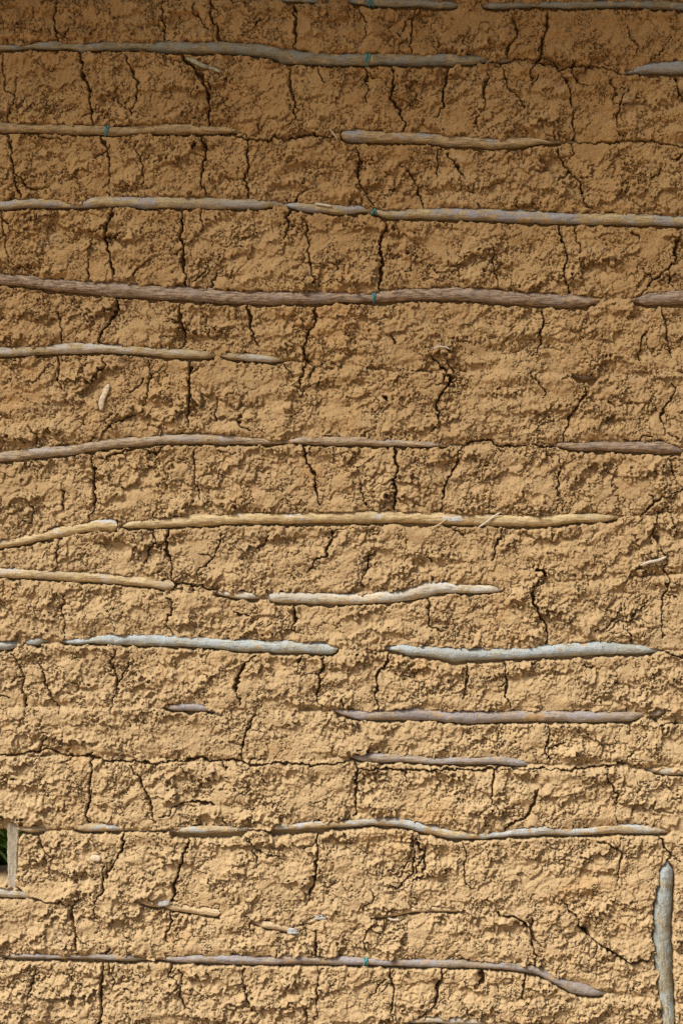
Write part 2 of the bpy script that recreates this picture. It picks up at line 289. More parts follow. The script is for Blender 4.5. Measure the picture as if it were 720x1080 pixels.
# fine drying cracks of the skin
f1, f2, rid, ox, oy = worley((X + 3.2 * WXF) / 27, (Y + 3.2 * WYF) / 33, 101)
fine = (1 - sstep(0, .055, f2 - f1)) * sstep(-.25, .25, perlin(X / 38, Y / 38, 103))
step = (rid - .5) * 2.2
f1, f2, rid, ox, oy = worley((X + 2.6 * WXF) / 13, (Y + 2.6 * WYF) / 14, 105)
fine = np.maximum(fine, .8 * (1 - sstep(0, .09, f2 - f1)) * sstep(-.10, .30, perlin(X / 24, Y / 24, 107)))
f1, f2, rid, ox, oy = worley((X + 3.6 * WXF) / 44, (Y + 3.6 * WYF) / 60, 141)
big = (1 - sstep(.006, .042, f2 - f1)) * sstep(-.1, .3, perlin(X / 50, Y / 50, 143))
step2 = (rid - .5) * 2.6 + 2.0 * oy
# flakes: broad shallow scales with an undercut lower right edge
f1, f2, rid, ox, oy = worley((X + .45 * Y + 3.0 * WXF) / 31, (Y - .25 * X + 3.0 * WYF) / 20, 145)
flake = (9.5 * (rid - .5) + 8.5 * oy + 5.5 * ox) * sstep(-.5, .5, perlin(X / 60, Y / 45, 147))
H += step + step2 + flake - 6.5 * fine - 8.0 * big
del f1, f2, rid, ox, oy, edge, pit, U, V, step

for (dx, dy, ang, ln, wd, dp) in DENTS:
    if not dp: continue
    c, s = math.cos(math.radians(ang)), -math.sin(math.radians(ang))
    a = (XW - dx) * c + (YW - dy) * s; b = -(XW - dx) * s + (YW - dy) * c
    H -= dp * np.exp(-(a / (ln * .5)) ** 4 - (b / (wd * .5)) ** 2).astype(F)

# ---- the courses in which the mud was packed between the poles
SEAMS = [[(-560,-12),(300,-1),(480,4),(720,6),(1280,8)], [(-560,54),(0,50),(200,49),(305,58),(400,62),(520,62),(600,72),(690,71),(1280,68)],
 [(-560,126),(0,134),(130,138),(240,138),(290,146),(360,144),(480,148),(600,150),(1280,158)], [(-560,230),(0,217),(130,212),(290,215),(400,224),(560,228),(720,233),(1280,240)],
 [(-560,272),(0,293),(120,304),(300,314),(440,309.5),(600,317),(720,314),(1280,306)], [(-560,378),(0,371.5),(80,366.5),(200,373.5),(300,380),(420,392),(520,390),(620,397),(720,392),(1280,380)],
 [(-560,500),(0,482),(140,465.5),(280,466),(460,469),(560,469),(720,473),(1280,470)], [(-560,625),(0,574.5),(108,553),(260,546.5),(560,549.5),(650,545),(740,540),(1280,530)],
 [(-560,590),(0,604),(183,617),(300,631),(460,620),(527,621),(620,612),(740,604),(1280,600)], [(-560,684),(0,681),(140,675.5),(350,685),(480,691),(600,685.5),(700,687),(1280,700)],
 [(-560,740),(0,746),(200,747),(360,751.5),(500,757),(660,756),(720,764),(1280,770)], [(-560,800),(0,797),(97,799),(250,803),(380,800),(560,807),(660,810),(1280,820)],
 [(-560,880),(0,877),(200,876.5),(400,867.5),(500,882),(640,876),(740,878),(1280,880)], 
 [(-560,1008),(0,1010),(360,1014),(540,1021),(640,1049),(720,1060),(1280,1080)], [(-560,1085),(400,1084),(520,1082),(1280,1090)]]
SD = np.full(H.shape, 999, F)          # signed distance to the nearest seam, positive just below one
for sm_ in SEAMS:
    yy = np.interp(XS, [p[0] for p in sm_], [p[1] for p in sm_]).astype(F)[None, :] + 2.2 * perlin(X / 23, Y * 0 + sm_[0][1], 151)
    d = Y + WYF * .5 - yy
    SD = np.where(np.abs(d) < np.abs(SD), d, SD)
strength = (.35 + .65 * sstep(-.5, .4, perlin(X / 75, Y / 40, 153)))
below = np.maximum(SD, 0); above = np.maximum(-SD, 0)
H += strength * (4.2 * np.exp(-((below - 7) / 8) ** 2) * (SD > 0) - 5.0 * np.exp(-(below / 2.4) ** 2) * (SD > 0)
                 - 6.5 * np.exp(-(above / 6.5) ** 1.5) * (SD <= 0) + 1.8 * np.exp(-((above - 14) / 7) ** 2) * (SD <= 0))
H -= 5.5 * np.exp(-((SD + 1) / 1.3) ** 2) * sstep(-.05, .3, perlin(X / 55, Y / 30, 155))
del SD, below, above, d

# ---- traced cracks
XL, YL = X + WXF * .8 + 2.2 * perlin(X / 14, Y / 14, 111), Y + WYF * .8
CD = np.zeros_like(H)
crnd = random.Random(77)
def wander(x, y, ang, ln, w):
    out = [(x, y)]
    while ln > 0:
        st = crnd.uniform(3.5, 7); ang += crnd.uniform(-.75, .75); x += st * math.cos(ang); y += st * math.sin(ang)
        out.append((x, y)); ln -= st
    return (w, out)
BR = []
for (w, pts) in CR:
    if w > 5.2: continue
    (x0, y0), (x1, y1) = pts[0], pts[1]; (x2, y2), (x3, y3) = pts[-2], pts[-1]
    BR.append(wander(x0, y0, math.atan2(y0 - y1, x0 - x1), crnd.uniform(3, 12), w * .4))
    BR.append(wander(x3, y3, math.atan2(y3 - y2, x3 - x2), crnd.uniform(6, 18), w * .4))
    for k in range(1, len(pts) - 1):
        if crnd.random() < .16:
            a = math.atan2(pts[k+1][1] - pts[k][1], pts[k+1][0] - pts[k][0]) + crnd.choice((-1, 1)) * crnd.uniform(.6, 1.4)
            BR.append(wander(pts[k][0], pts[k][1], a, crnd.uniform(6, 16), min(1.5, w * .4)))
for k in range(90):     # short stray drying cracks, mostly upright
    BR.append(wander(crnd.uniform(-10, 730), crnd.uniform(-10, 1090), math.pi / 2 + crnd.uniform(-.9, .9), crnd.uniform(9, 34), crnd.uniform(1.0, 1.9)))
for ci, (w, pts) in enumerate(CR + BR):
    xa = [p[0] for p in pts]; ya = [p[1] for p in pts]
    i0, i1 = np.searchsorted(XS, min(xa) - 22), np.searchsorted(XS, max(xa) + 22)
    j0, j1 = np.searchsorted(YS, min(ya) - 22), np.searchsorted(YS, max(ya) + 22)
    if i1 <= i0 or j1 <= j0: continue
    gx = XL[j0:j1, i0:i1]; gy = YL[j0:j1, i0:i1]
    best = np.full(gx.shape, 99, F); along = np.zeros(gx.shape, F)
    tot = sum(math.hypot(pts[k+1][0]-pts[k][0], pts[k+1][1]-pts[k][1]) for k in range(len(pts)-1)); acc = 0
    for k in range(len(pts) - 1):
        (ax, ay), (bx, by) = pts[k], pts[k + 1]
        vx, vy = bx - ax, by - ay; L2 = vx * vx + vy * vy + 1e-6
        t = np.clip(((gx - ax) * vx + (gy - ay) * vy) / L2, 0, 1)
        d = np.hypot(gx - ax - t * vx, gy - ay - t * vy)
        n = d < best
        best = np.where(n, d, best); along = np.where(n, (acc + t * math.sqrt(L2)) / tot, along)
        acc += math.sqrt(L2)
    hw = w * .265 * (.45 + .5 * np.minimum(1, 6 * np.minimum(along, 1 - along))) * (1 + 1.0 * perlin(gx / 11, gy / 11, 120 + ci))
    depth = (12.0 + 4.0 * w) * (1 - sstep(hw * .5, hw + .5, best))
    lip = 1.6 * np.exp(-((best - hw) / 3.5) ** 2) * (.4 + .6 * perlin(gx / 10, gy / 10, 9))
    CD[j0:j1, i0:i1] = np.maximum(CD[j0:j1, i0:i1], depth)
    H[j0:j1, i0:i1] += lip * .5 - .9 * np.exp(-(best / 7) ** 2)

# ---- slots in which the poles lie
GD = np.zeros_like(H)          # 0..1 carve
EDGE = np.zeros_like(H)        # rounding of the mud towards a slot
def slot(P, XX, YY, AX, AY, horiz):
    pts = P['p']
    u0, u1 = pts[0][0] - 12, pts[-1][0] + 12
    v0 = min(q[1] for q in pts) - 34; v1 = max(q[1] for q in pts) + 34
    if horiz: i0, i1 = np.searchsorted(XS, [u0, u1]); j0, j1 = np.searchsorted(YS, [v0, v1])
    else:     j0, j1 = np.searchsorted(YS, [u0, u1]); i0, i1 = np.searchsorted(XS, [v0, v1])
    sl = (slice(j0, j1), slice(i0, i1))
    u = (XX if horiz else YY)[sl]; v = (YY if horiz else XX)[sl]
    uu = u.astype(float)
    c = smooth_c(pts, uu, 4)
    th = curve(pts, uu, 2)
    end = np.where((uu < pts[0][0]) | (uu > pts[-1][0]), 1, 0)
    half = th * .5
    gap = P.get('gap', 1) * (.55 + 1.1 * np.abs(perlin(uu / 37 + .5, np.zeros_like(uu) + pts[0][1] * .37, 131)))
    for (g0, g1, ge) in P.get('gaps', []):
        gap = gap + ge * sstep(g0 - 6, g0 + 6, uu) * (1 - sstep(g1 - 6, g1 + 6, uu))
    vis = sstep(1.0, 3.0, th)
    nearend = 1 + 1.3 * sstep(9.0, 2.0, th) if horiz else 1.0
    lo = half + (gap * 1.35 + .8 + 1.0 * perlin(uu / 13, np.zeros_like(uu) + pts[0][1] * .2, 133)) * vis          # below (or right)
    hi = half + (-.05 - 3.6 * nearend * np.clip(perlin(uu / 13, np.zeros_like(uu) + pts[0][1] * .2 + 9, 135) - .05, 0, 1) - 2.6 * np.clip(perlin(uu / 6, np.zeros_like(uu) + pts[0][1] * .2 + 9, 137), 0, 1)) * vis
    d = v - c
    sd = np.where(d > 0, d - lo, -d - hi)
    sd = np.where(th < 1.0, np.maximum(sd, 3.0), sd) + end * 30
    # ragged-edge allowance is already in the warped coordinates
    GD[sl] = np.maximum(GD[sl], 1 - sstep(-.9, .6, sd))
    EDGE[sl] = np.maximum(EDGE[sl], (np.exp(-np.maximum(sd, 0) / 2.6) * vis * np.where(d > 0, .35, .5)))
for P in POLES: slot(P, X + WXF * .5, Y + WYF * .75, 0, 0, True)
for P in POSTS: slot(P, X + WXF * .45, YW, 0, 0, False)
# crumbs of mud that have fallen on to the poles
hf_small = hf * (.34 + .84 * sstep(-.45, .45, perlin(X / 62, Y / 24, 161) + .35 * perlin(X / 22, Y / 10, 163)))
H = H + hf_small - 2.4 * EDGE
H -= CD * (1 - GD)
FLOOR = macro(X, Y) - 24
H = H * (1 - GD) + np.minimum(FLOOR, H) * GD

# ---- the small opening at the lower left, right through the wall
THICK = 178.0
hx = X + WXF * .5; hy = Y + WYF * .5
right = np.interp(Y, [870, 880, 895, 915, 934, 945], [23, 22.5, 19.5, 18, 15, 14]).astype(F)
sdh = np.maximum.reduce([hx - right, 877.0 - hy, hy - 933.5, -58 - hx])
HOLE = 1 - sstep(-4.0, 0.4, sdh)
H = H - 2.5 * np.exp(-np.maximum(sdh, 0) / 3.5) * (sdh < 20)
H = H * (1 - HOLE) - THICK * HOLE
# outer rim runs back to the rear face
rim = np.zeros_like(H, bool); rim[0, :] = rim[-1, :] = True; rim[:, 0] = rim[:, -1] = True
H[rim] = -THICK

# scarps hang over a little: shear the fine relief down and right
shx = (.30 * hf_small * (1 - HOLE) * (1 - GD)).astype(np.float64)
shy = (.45 * hf_small * (1 - HOLE) * (1 - GD)).astype(np.float64)
shx[rim] = 0; shy[rim] = 0
co = np.empty((NY, NX, 3), np.float32)
co[..., 0] = wx(X) + shx * .001
co[..., 1] = -H * .001
co[..., 2] = wz(Y) - shy * .001
idx = np.arange(NX * NY, dtype=np.int32).reshape(NY, NX)
q = np.stack([idx[:-1, :-1], idx[1:, :-1], idx[1:, 1:], idx[:-1, 1:]], -1).reshape(-1, 4)
deep = (HOLE > .999)
dq = (deep[:-1, :-1] & deep[1:, :-1] & deep[1:, 1:] & deep[:-1, 1:]).reshape(-1)
q = q[~dq]
verts = co.reshape(-1, 3)
# rear face, four rectangles round the opening
bx = [XS[0], -54.0, 14.5, XS[-1]]; by = [YS[0], 881.0, 929.5, YS[-1]]
base = len(verts)
bv = np.array([[wx(a), THICK * .001 + .0005, wz(b)] for b in by for a in bx], np.float32)
bq = []
for r in range(3):
    for c in range(3):
        if r == 1 and c == 1: continue
        bq.append([base + r*4 + c, base + r*4 + c + 1, base + (r+1)*4 + c + 1, base + (r+1)*4 + c])
verts = np.concatenate([verts, bv]); q = np.concatenate([q, np.array(bq, np.int32)])

def np_mesh(name, verts, quads, mat):
    me = bpy.data.meshes.new(name)
    me.vertices.add(len(verts)); me.vertices.foreach_set("co", np.ascontiguousarray(verts, np.float32).ravel())
    me.loops.add(quads.size); me.loops.foreach_set("vertex_index", np.ascontiguousarray(quads, np.int32).ravel())
    me.polygons.add(len(quads))
    me.polygons.foreach_set("loop_start", np.arange(0, quads.size, 4, dtype=np.int32))
    me.polygons.foreach_set("use_smooth", np.ones(len(quads), bool))
    me.update(calc_edges=True)
    me.materials.append(mat)
    return me

def surf(px, py, r=2):
    """highest mud near a point, metres towards the viewer"""
    i = int(np.clip(np.searchsorted(XS, px), r, NX - r - 1)); j = int(np.clip(np.searchsorted(YS, py), r, NY - r - 1))
    return float(H[j - r:j + r + 1, i - r:i + r + 1].max()) * .001

# ------------------------------------------------------------------ materials
def new_mat(name):
    m = bpy.data.materials.new(name); m.use_nodes = True
    nt = m.node_tree; nt.nodes.clear()
    out = nt.nodes.new('ShaderNodeOutputMaterial'); b = nt.nodes.new('ShaderNodeBsdfPrincipled')
    nt.links.new(b.outputs[0], out.inputs[0])
    return m, nt, b

def N(nt, t, **kw):
    n = nt.nodes.new(t)
    for k, v in kw.items():
        if k.startswith('i_'): n.inputs[k[2:].replace('_', ' ')].default_value = v
        else: setattr(n, k, v)
    return n

def noise(nt, vec, scale, detail=4, rough=.55, dist=0.0):
    n = N(nt, 'ShaderNodeTexNoise'); n.inputs['Scale'].default_value = scale
    n.inputs['Detail'].default_value = detail; n.inputs['Roughness'].default_value = rough
    n.inputs['Distortion'].default_value = dist
    nt.links.new(vec, n.inputs['Vector']); return n.outputs['Fac']

def ramp(nt, fac, a, b, lo=0.0, hi=1.0):
    n = N(nt, 'ShaderNodeMapRange'); n.interpolation_type = 'SMOOTHSTEP'
    n.inputs['From Min'].default_value = a; n.inputs['From Max'].default_value = b
    n.inputs['To Min'].default_value = lo; n.inputs['To Max'].default_value = hi
    nt.links.new(fac, n.inputs['Value']); return n.outputs['Result']

def mix(nt, fac, a, b):
    n = N(nt, 'ShaderNodeMix', data_type='RGBA')
    if isinstance(fac, (int, float)): n.inputs[0].default_value = fac
    else: nt.links.new(fac, n.inputs[0])
    for s, v in ((6, a), (7, b)):
        if isinstance(v, tuple): n.inputs[s].default_value = (*v, 1)
        else: nt.links.new(v, n.inputs[s])
    return n.outputs[2]

def mulf(nt, a, b):
    n = N(nt, 'ShaderNodeMath', operation='MULTIPLY')
    for s, v in ((0, a), (1, b)):
        if isinstance(v, (int, float)): n.inputs[s].default_value = v
        else: nt.links.new(v, n.inputs[s])
    return n.outputs[0]

def coords(nt, scale=(1, 1, 1), loc=(0, 0, 0)):
    t = N(nt, 'ShaderNodeTexCoord'); m = N(nt, 'ShaderNodeMapping')
    m.inputs['Scale'].default_value = scale; m.inputs['Location'].default_value = loc
    nt.links.new(t.outputs['Object'], m.inputs[0]); return m.outputs[0]

def bump(nt, b, h, dist, strength=1.0, prev=None):
    n = N(nt, 'ShaderNodeBump'); n.inputs['Distance'].default_value = dist; n.inputs['Strength'].default_value = strength
    nt.links.new(h, n.inputs['Height'])
    if prev is not None: nt.links.new(prev, n.inputs['Normal'])
    nt.links.new(n.outputs[0], b.inputs['Normal']); return n.outputs[0]

MUD = (0.33, 0.215, 0.095)
def mud_material(name='mud', pale_low=True):
    m, nt, b = new_mat(name)
    o = coords(nt)
    c = mix(nt, ramp(nt, noise(nt, o, 3.2, 5, .6), .35, .68), (0.247, 0.140, 0.051), (0.318, 0.197, 0.079))
    c = mix(nt, mulf(nt, ramp(nt, noise(nt, o, 26, 5, .65), .42, .72), .55), c, (0.380, 0.238, 0.095))
    c = mix(nt, mulf(nt, ramp(nt, noise(nt, o, 95, 4, .7), .40, .70), .40), c, (0.25, 0.125, 0.038))
    if pale_low:     # paler splashed clay low down; part of the eave's shade falloff is painted in
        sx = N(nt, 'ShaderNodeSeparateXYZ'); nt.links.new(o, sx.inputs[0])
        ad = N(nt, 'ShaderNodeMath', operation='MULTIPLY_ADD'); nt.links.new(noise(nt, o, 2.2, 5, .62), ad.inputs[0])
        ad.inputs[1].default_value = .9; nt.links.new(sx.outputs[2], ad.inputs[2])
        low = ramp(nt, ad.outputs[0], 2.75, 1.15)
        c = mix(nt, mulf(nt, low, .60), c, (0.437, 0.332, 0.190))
    # patches of greyer clay and ochre stains
    c = mix(nt, mulf(nt, ramp(nt, noise(nt, coords(nt, loc=(3, 1, 5)), 9, 4, .6), .60, .74), .35), c, (0.40, 0.30, 0.20))
    c = mix(nt, mulf(nt, ramp(nt, noise(nt, coords(nt, loc=(7, 4, 2)), 5.5, 4, .6), .56, .72), .40), c, (0.37, 0.205, 0.075))
    # pale grit
    v = N(nt, 'ShaderNodeTexVoronoi', feature='F1'); v.inputs['Scale'].default_value = 85; nt.links.new(o, v.inputs['Vector'])
    g = mulf(nt, ramp(nt, v.outputs['Distance'], .16, .08), ramp(nt, noise(nt, coords(nt, loc=(2, 2, 2)), 60, 2), .62, .70))
    c = mix(nt, mulf(nt, g, .8), c, (0.60, 0.52, 0.42))
    nt.links.new(c, b.inputs['Base Color'])
    b.inputs['Roughness'].default_value = .95; b.inputs['Specular IOR Level'].default_value = .18
    p = bump(nt, b, noise(nt, coords(nt, (1.0, 1.0, 1.0)), 260, 6, .72), .0022, .9)
    v2 = N(nt, 'ShaderNodeTexVoronoi', feature='F1'); v2.inputs['Scale'].default_value = 330; nt.links.new(o, v2.inputs['Vector'])
    bump(nt, b, v2.outputs['Distance'], .0012, .7, p)
    return m
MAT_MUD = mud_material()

KIND = {  # base, second wood tone, coat colour, coat threshold lo/hi, speck strength, mud smear threshold
 'olive':      ((.19,.145,.075), (.28,.22,.12), (.20,.20,.165), .42,.56, .50, .57),
 'grey':       ((.20,.17,.13), (.30,.26,.19), (.27,.27,.25), .34,.58, .35, .62),
 'brown_tan':  ((.22,.14,.06), (.38,.265,.125), (.28,.22,.15), .60,.72, .35, .54),
 'tan_grey':   ((.25,.17,.075), (.42,.30,.15), (.27,.265,.26), .52,.60, .45, .60),
 'violet_tan': ((.34,.25,.12), (.44,.34,.18), (.27,.265,.275), .47,.56, .85, .57),
 'brown':      ((.13,.085,.05), (.37,.27,.18), (.26,.22,.20), .52,.70, .25, .60),
 'greybrown':  ((.18,.125,.07), (.44,.33,.20), (.34,.30,.26), .46,.66, .30, .60),
 'grey_tan':   ((.30,.215,.10), (.42,.32,.17), (.40,.38,.34), .42,.62, .30, .60),
 'yellow':     ((.42,.30,.13), (.56,.43,.235), (.45,.46,.45), .57,.62, .35, .63),
 'cream':      ((.43,.30,.135), (.54,.42,.23), (.47,.45,.41), .46,.66, .25, .63),
 'white':      ((.46,.35,.19), (.58,.49,.34), (.47,.465,.43), .45,.55, .60, .60),
 'blue_tan':   ((.36,.26,.125), (.45,.34,.19), (.36,.39,.39), .45,.55, .60, .57),
 'blue':       ((.34,.32,.24), (.42,.43,.37), (.345,.39,.40), .40,.53, .80, .60),
 'mauve':      ((.24,.19,.135), (.36,.29,.21), (.27,.25,.255), .42,.55, .60, .57),
 'tan_bare':   ((.50,.36,.19), (.58,.44,.26), (.50,.50,.50), .68,.76, .15, .62),
 'post':       ((.19,.165,.11), (.34,.30,.20), (.28,.325,.33), .43,.53, .95, .61),
 'inner':      ((.26,.215,.15), (.36,.31,.225), (.34,.32,.27), .50,.66, .2, .70),
}
_mats = {}
def cane_mat(kind, vert=False):
    if (kind, vert) in _mats: return _mats[(kind, vert)]
    A, B, C, lo, hi, speck, sm = KIND[kind]
    A, B, C = [tuple(x * .88 for x in q_) for q_ in (A, B, C)]
    m, nt, b = new_mat('wood_' + kind)
    st = (1, 1, .12) if vert else (.12, 1, 1)
    o = coords(nt, loc=(random.random() * 9, 3, 4)); os = coords(nt, st, (random.random() * 9, 1, 2))
    oc = coords(nt, (1, 1, .5) if vert else (.5, 1, 1), (random.random() * 9, 6, 2))
    c = mix(nt, ramp(nt, noise(nt, os, 340, 5, .7), .38, .60), tuple(x * .78 for x in A), B)
    c = mix(nt, mulf(nt, ramp(nt, noise(nt, oc, 34, 6, .68, .4), lo, hi), .9), c, C)
    c = mix(nt, mulf(nt, ramp(nt, noise(nt, coords(nt, (.35, 1, 1) if not vert else (1, 1, .35), (random.random() * 9, 2, 7)), 14, 4, .6), .48, .66), .55), c, tuple(x * .62 for x in B))
    if speck:
        c = mix(nt, mulf(nt, ramp(nt, noise(nt, o, 210, 4, .7), .57, .66), speck), c, tuple(x * .42 for x in A))
    c = mix(nt, mulf(nt, ramp(nt, noise(nt, os, 240, 4, .65), .56, .68), .7), c, tuple(x * .35 for x in A))
    c = mix(nt, mulf(nt, ramp(nt, noise(nt, coords(nt, loc=(4, 9, 1)), 42, 5, .65), sm, sm + .06), .85), c, MUD)
    nt.links.new(c, b.inputs['Base Color'])
    b.inputs['Roughness'].default_value = .72; b.inputs['Specular IOR Level'].default_value = .3
    p = bump(nt, b, noise(nt, os, 330, 4, .65), .0012, .8)
    p = bump(nt, b, noise(nt, o, 260, 4, .6), .0012, .8, p)
    bump(nt, b, noise(nt, o, 75, 4, .6), .004, .6, p)
    _mats[(kind, vert)] = m
    return m

def plain(name, col, rough=.8, var=.25, scale=90, spec=.3):
    m, nt, b = new_mat(name)
    o = coords(nt)
    c = mix(nt, ramp(nt, noise(nt, o, scale, 4, .6), .3, .7), tuple(x * (1 - var) for x in col), tuple(min(1, x * (1 + var)) for x in col))
    nt.links.new(c, b.inputs['Base Color']); b.inputs['Roughness'].default_value = rough
    b.inputs['Specular IOR Level'].default_value = spec
    bump(nt, b, noise(nt, o, scale * 3, 3), .0006, .5)
    return m

# ------------------------------------------------------------------ the wall
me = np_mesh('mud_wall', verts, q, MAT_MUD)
wall = tag(link(bpy.data.objects.new('mud_wall', me)), 'cracked ochre mud daub wall with rows of thin wooden poles showing through', 'wall')
wall["kind"] = "thing"
del wall['kind']

TWINE = plain('twine', (.05, .17, .165), .6, .35, 400)

def build_pole(P, idx, vert=False):
    pts = P['p']; k = P['k']
    u0, u1 = pts[0][0], pts[-1][0]
    n = max(12, int((u1 - u0) / 1.6)); us = np.linspace(u0, u1, n)
    c = smooth_c(pts, us, 4)
    c = c + .9 * perlin(us / 31, us * 0 + idx * 1.7, 211) + .45 * perlin(us / 11, us * 0 + idx * 1.7, 213)
    if not vert: c = c - .55
    th = curve(pts, us, 2)
    # real radius: where the mud covers the pole it keeps the radius of its bare neighbours
    vis = np.array([(q[0], q[2]) for q in pts if q[2] >= 5] or [(q[0], q[2]) for q in pts if q[2] > 0])
    full = np.interp(us, vis[:, 0], vis[:, 1])
    r = np.maximum(th, full * .60) * .5 + .45
    ker = np.array([1, 2, 3, 2, 1]) / 9.0
    r = np.convolve(np.pad(r, 2, 'edge'), ker, 'valid')
    r = r * (1 + .07 * perlin(us / 22, us * 0 + idx * 3.3, 201) + .05 * perlin(us / 8, us * 0 + idx, 203))
    for (nx, amp) in P.get('nodes', []):
        r = r * (1 + amp * np.exp(-((us - nx) / 3.2) ** 2))
    if 'knob' in P: r = r * (1 + P['knob'][1] * np.exp(-((us - P['knob'][0]) / 6) ** 2))
    tp = 2.0
    s = np.minimum((us - u0), (u1 - us))
    blunt = P.get('blunt', '')
    lo_t = 5.0 if 'l' in blunt else 16.0; hi_t = 5.0 if 'r' in blunt else 16.0
    if P.get('torn'): hi_t = 14.0
    fac = np.minimum(np.sqrt(np.clip((us - u0) / lo_t, 0, 1) * (2 - np.clip((us - u0) / lo_t, 0, 1)) + 1e-4),
                     np.sqrt(np.clip((u1 - us) / hi_t, 0, 1) * (2 - np.clip((u1 - us) / hi_t, 0, 1)) + 1e-4))
    r = r * np.maximum(fac, .04)
    # depth: front of the pole level with the mud, sunk where it is covered
    base = macro(c, us) if vert else macro(us, c)
    covered = 1 - sstep(0.5, 6.0, th)
    sink = np.convolve(np.pad(covered, 4, 'edge'), np.ones(9) / 9, 'valid') * 13
    front = base + P.get('proud', -.8) - sink
    SEG = 22
    V = []; Fc = []
    fib = P.get('fib', .75)
    for i in range(n):
        tx = c[min(i + 1, n - 1)] - c[max(i - 1, 0)]; dx = us[min(i + 1, n - 1)] - us[max(i - 1, 0)]
        L = math.hypot(tx, dx)
        cx, cy = dx / L, tx / L                     # along, across
        a = np.arange(SEG) / SEG * 2 * np.pi
        rr = r[i] * (1 + .05 * fib * perlin(a * 4.2 + 3, a * 0 + us[i] / 26 + idx, 205) * 2
                     + .05 * fib * perlin(a * 9 + 3, a * 0 + us[i] / 40 + idx, 207) * 2
                     + .06 * perlin(a * 1.6, a * 0 + us[i] / 6 + idx, 209))
        for (s0, s1, ph) in P.get('split', []):
            if s0 < us[i] < s1:
                e = min(1, (us[i] - s0) / 8, (s1 - us[i]) / 8)
                ph2 = ph + .25 * math.sin(us[i] / 31.0)
                rr = rr - r[i] * .30 * e * np.exp(-((a - ph2) / .14) ** 2)
        # a = 0 right at the front, pi/2 on top
        oy_ = -np.sin(a) * rr                        # layout y (down positive)
        od = np.cos(a) * rr
        dcen = front[i] - r[i] * S * 1000            # mm
        if not vert:
            px = us[i] - oy_ * cy; py = c[i] + oy_ * cx
        else:
            px = c[i] + oy_ * cx; py = us[i] - oy_ * cy
        y = -(dcen * .001 + od * S)
        V.extend(zip(wx(px), y, wz(py)))
    for i in range(n - 1):
        for j in range(SEG):
            j2 = (j + 1) % SEG
            f = (i*SEG + j, i*SEG + j2, (i+1)*SEG + j2, (i+1)*SEG + j)
            Fc.append(f if not vert else f[::-1])
    Fc.append(tuple(range(SEG))); Fc.append(tuple((n-1)*SEG + j for j in reversed(range(SEG))))
    o = mesh_obj('post' if vert else 'pole', V, Fc, cane_mat(k, vert))
    if vert: tag(o, P['label'], 'post')
    else: tag(o, P['label'], 'pole', 'wooden poles showing through the mud')
    for (tx, ty) in P.get('tie', []):
        i = int(np.argmin(np.abs(us - tx)))
        twine(tx, c[i], r[i], front[i], o)
    if P.get('torn'):
        splinter(us[-4], c[-4], r[n // 2], front[-8], o)
    return o

def tube(pts, rad, seg=7, flat=1.0):
    """tapered bent tube through 3-D points; rad list in metres"""
    from mathutils import Vector
    pts = [Vector(p) for p in pts]; V = []; Fc = []
    n = len(pts)
    for i, p in enumerate(pts):
        t = (pts[min(i+1, n-1)] - pts[max(i-1, 0)]).normalized()
        a = t.cross(Vector((0, 1, 0)));  a = a.normalized() if a.length > 1e-4 else Vector((1, 0, 0))
        b = t.cross(a).normalized()
        for k in range(seg):
            w = k / seg * 2 * math.pi
            V.append(p + a * math.cos(w) * rad[i] + b * math.sin(w) * rad[i] * flat)
    for i in range(n - 1):
        for k in range(seg):
            k2 = (k + 1) % seg
            Fc.append((i*seg+k, i*seg+k2, (i+1)*seg+k2, (i+1)*seg+k))
    Fc.append(tuple(range(seg))[::-1]); Fc.append(tuple((n-1)*seg + k for k in range(seg)))
    return V, Fc

def twine(tx, cy, r, front, parent):
    V = []; Fc = []
    for turn in range(2):
        off = (turn - .5) * 1.6; lean = random.uniform(-2.0, 2.0)
        P3 = []; n = 20
        for i in range(n + 1):
            a = -2.0 + 4.0 * i / n
            rr = r * 1.05 + .5 + .25 * random.random()
            P3.append((float(wx(tx + off + lean * math.sin(a))), -((front * .001 - r * S) + math.cos(a) * rr * S), float(wz(cy - math.sin(a) * rr))))
        v, f = tube(P3, [.0018] * (n + 1), 6)
        b = len(V); V += v; Fc += [tuple(b + q for q in ff) for ff in f]
    for e in range(2):          # loose ends of the knot
        P3 = []; sx = random.uniform(-1, 1)
        for i in range(7):
            t = i / 6
            P3.append((float(wx(tx + sx * 6 * t)), -(front * .001 + .0025 + .002 * math.sin(t * 3)), float(wz(cy - 2 + (5 + 3 * e) * t))))
        v, f = tube(P3, [.0013 - .0007 * i / 6 for i in range(7)], 6)
        b = len(V); V += v; Fc += [tuple(b + q for q in ff) for ff in f]
    mesh_obj('twine_tie', V, Fc, TWINE, parent)

SPL = plain('torn_fibre', (.30, .30, .29), .7, .35, 200)
def splinter(x, y, r, front, parent):
    V = []; Fc = []
    for k in range(3):
        oy = (k - 1) * r * .42; ln = random.uniform(2, 8); bend = random.uniform(-2.0, 1.0)
        P3 = [(float(wx(x - 7 + (ln + 7) * t)), -(front * .001 + .0012 + .0012 * t), float(wz(y + oy + bend * t * t))) for t in (0, .3, .55, .8, 1)]
        v, f = tube(P3, [.0014, .0030, .0028, .0020, .0003], 6, .4)
        b = len(V); V += v; Fc += [tuple(b + q for q in ff) for ff in f]
    mesh_obj('torn_end', V, Fc, SPL, parent)

for i, P in enumerate(POLES): build_pole(P, i + 1)
for i, P in enumerate(POSTS): build_pole(P, 50 + i, True)

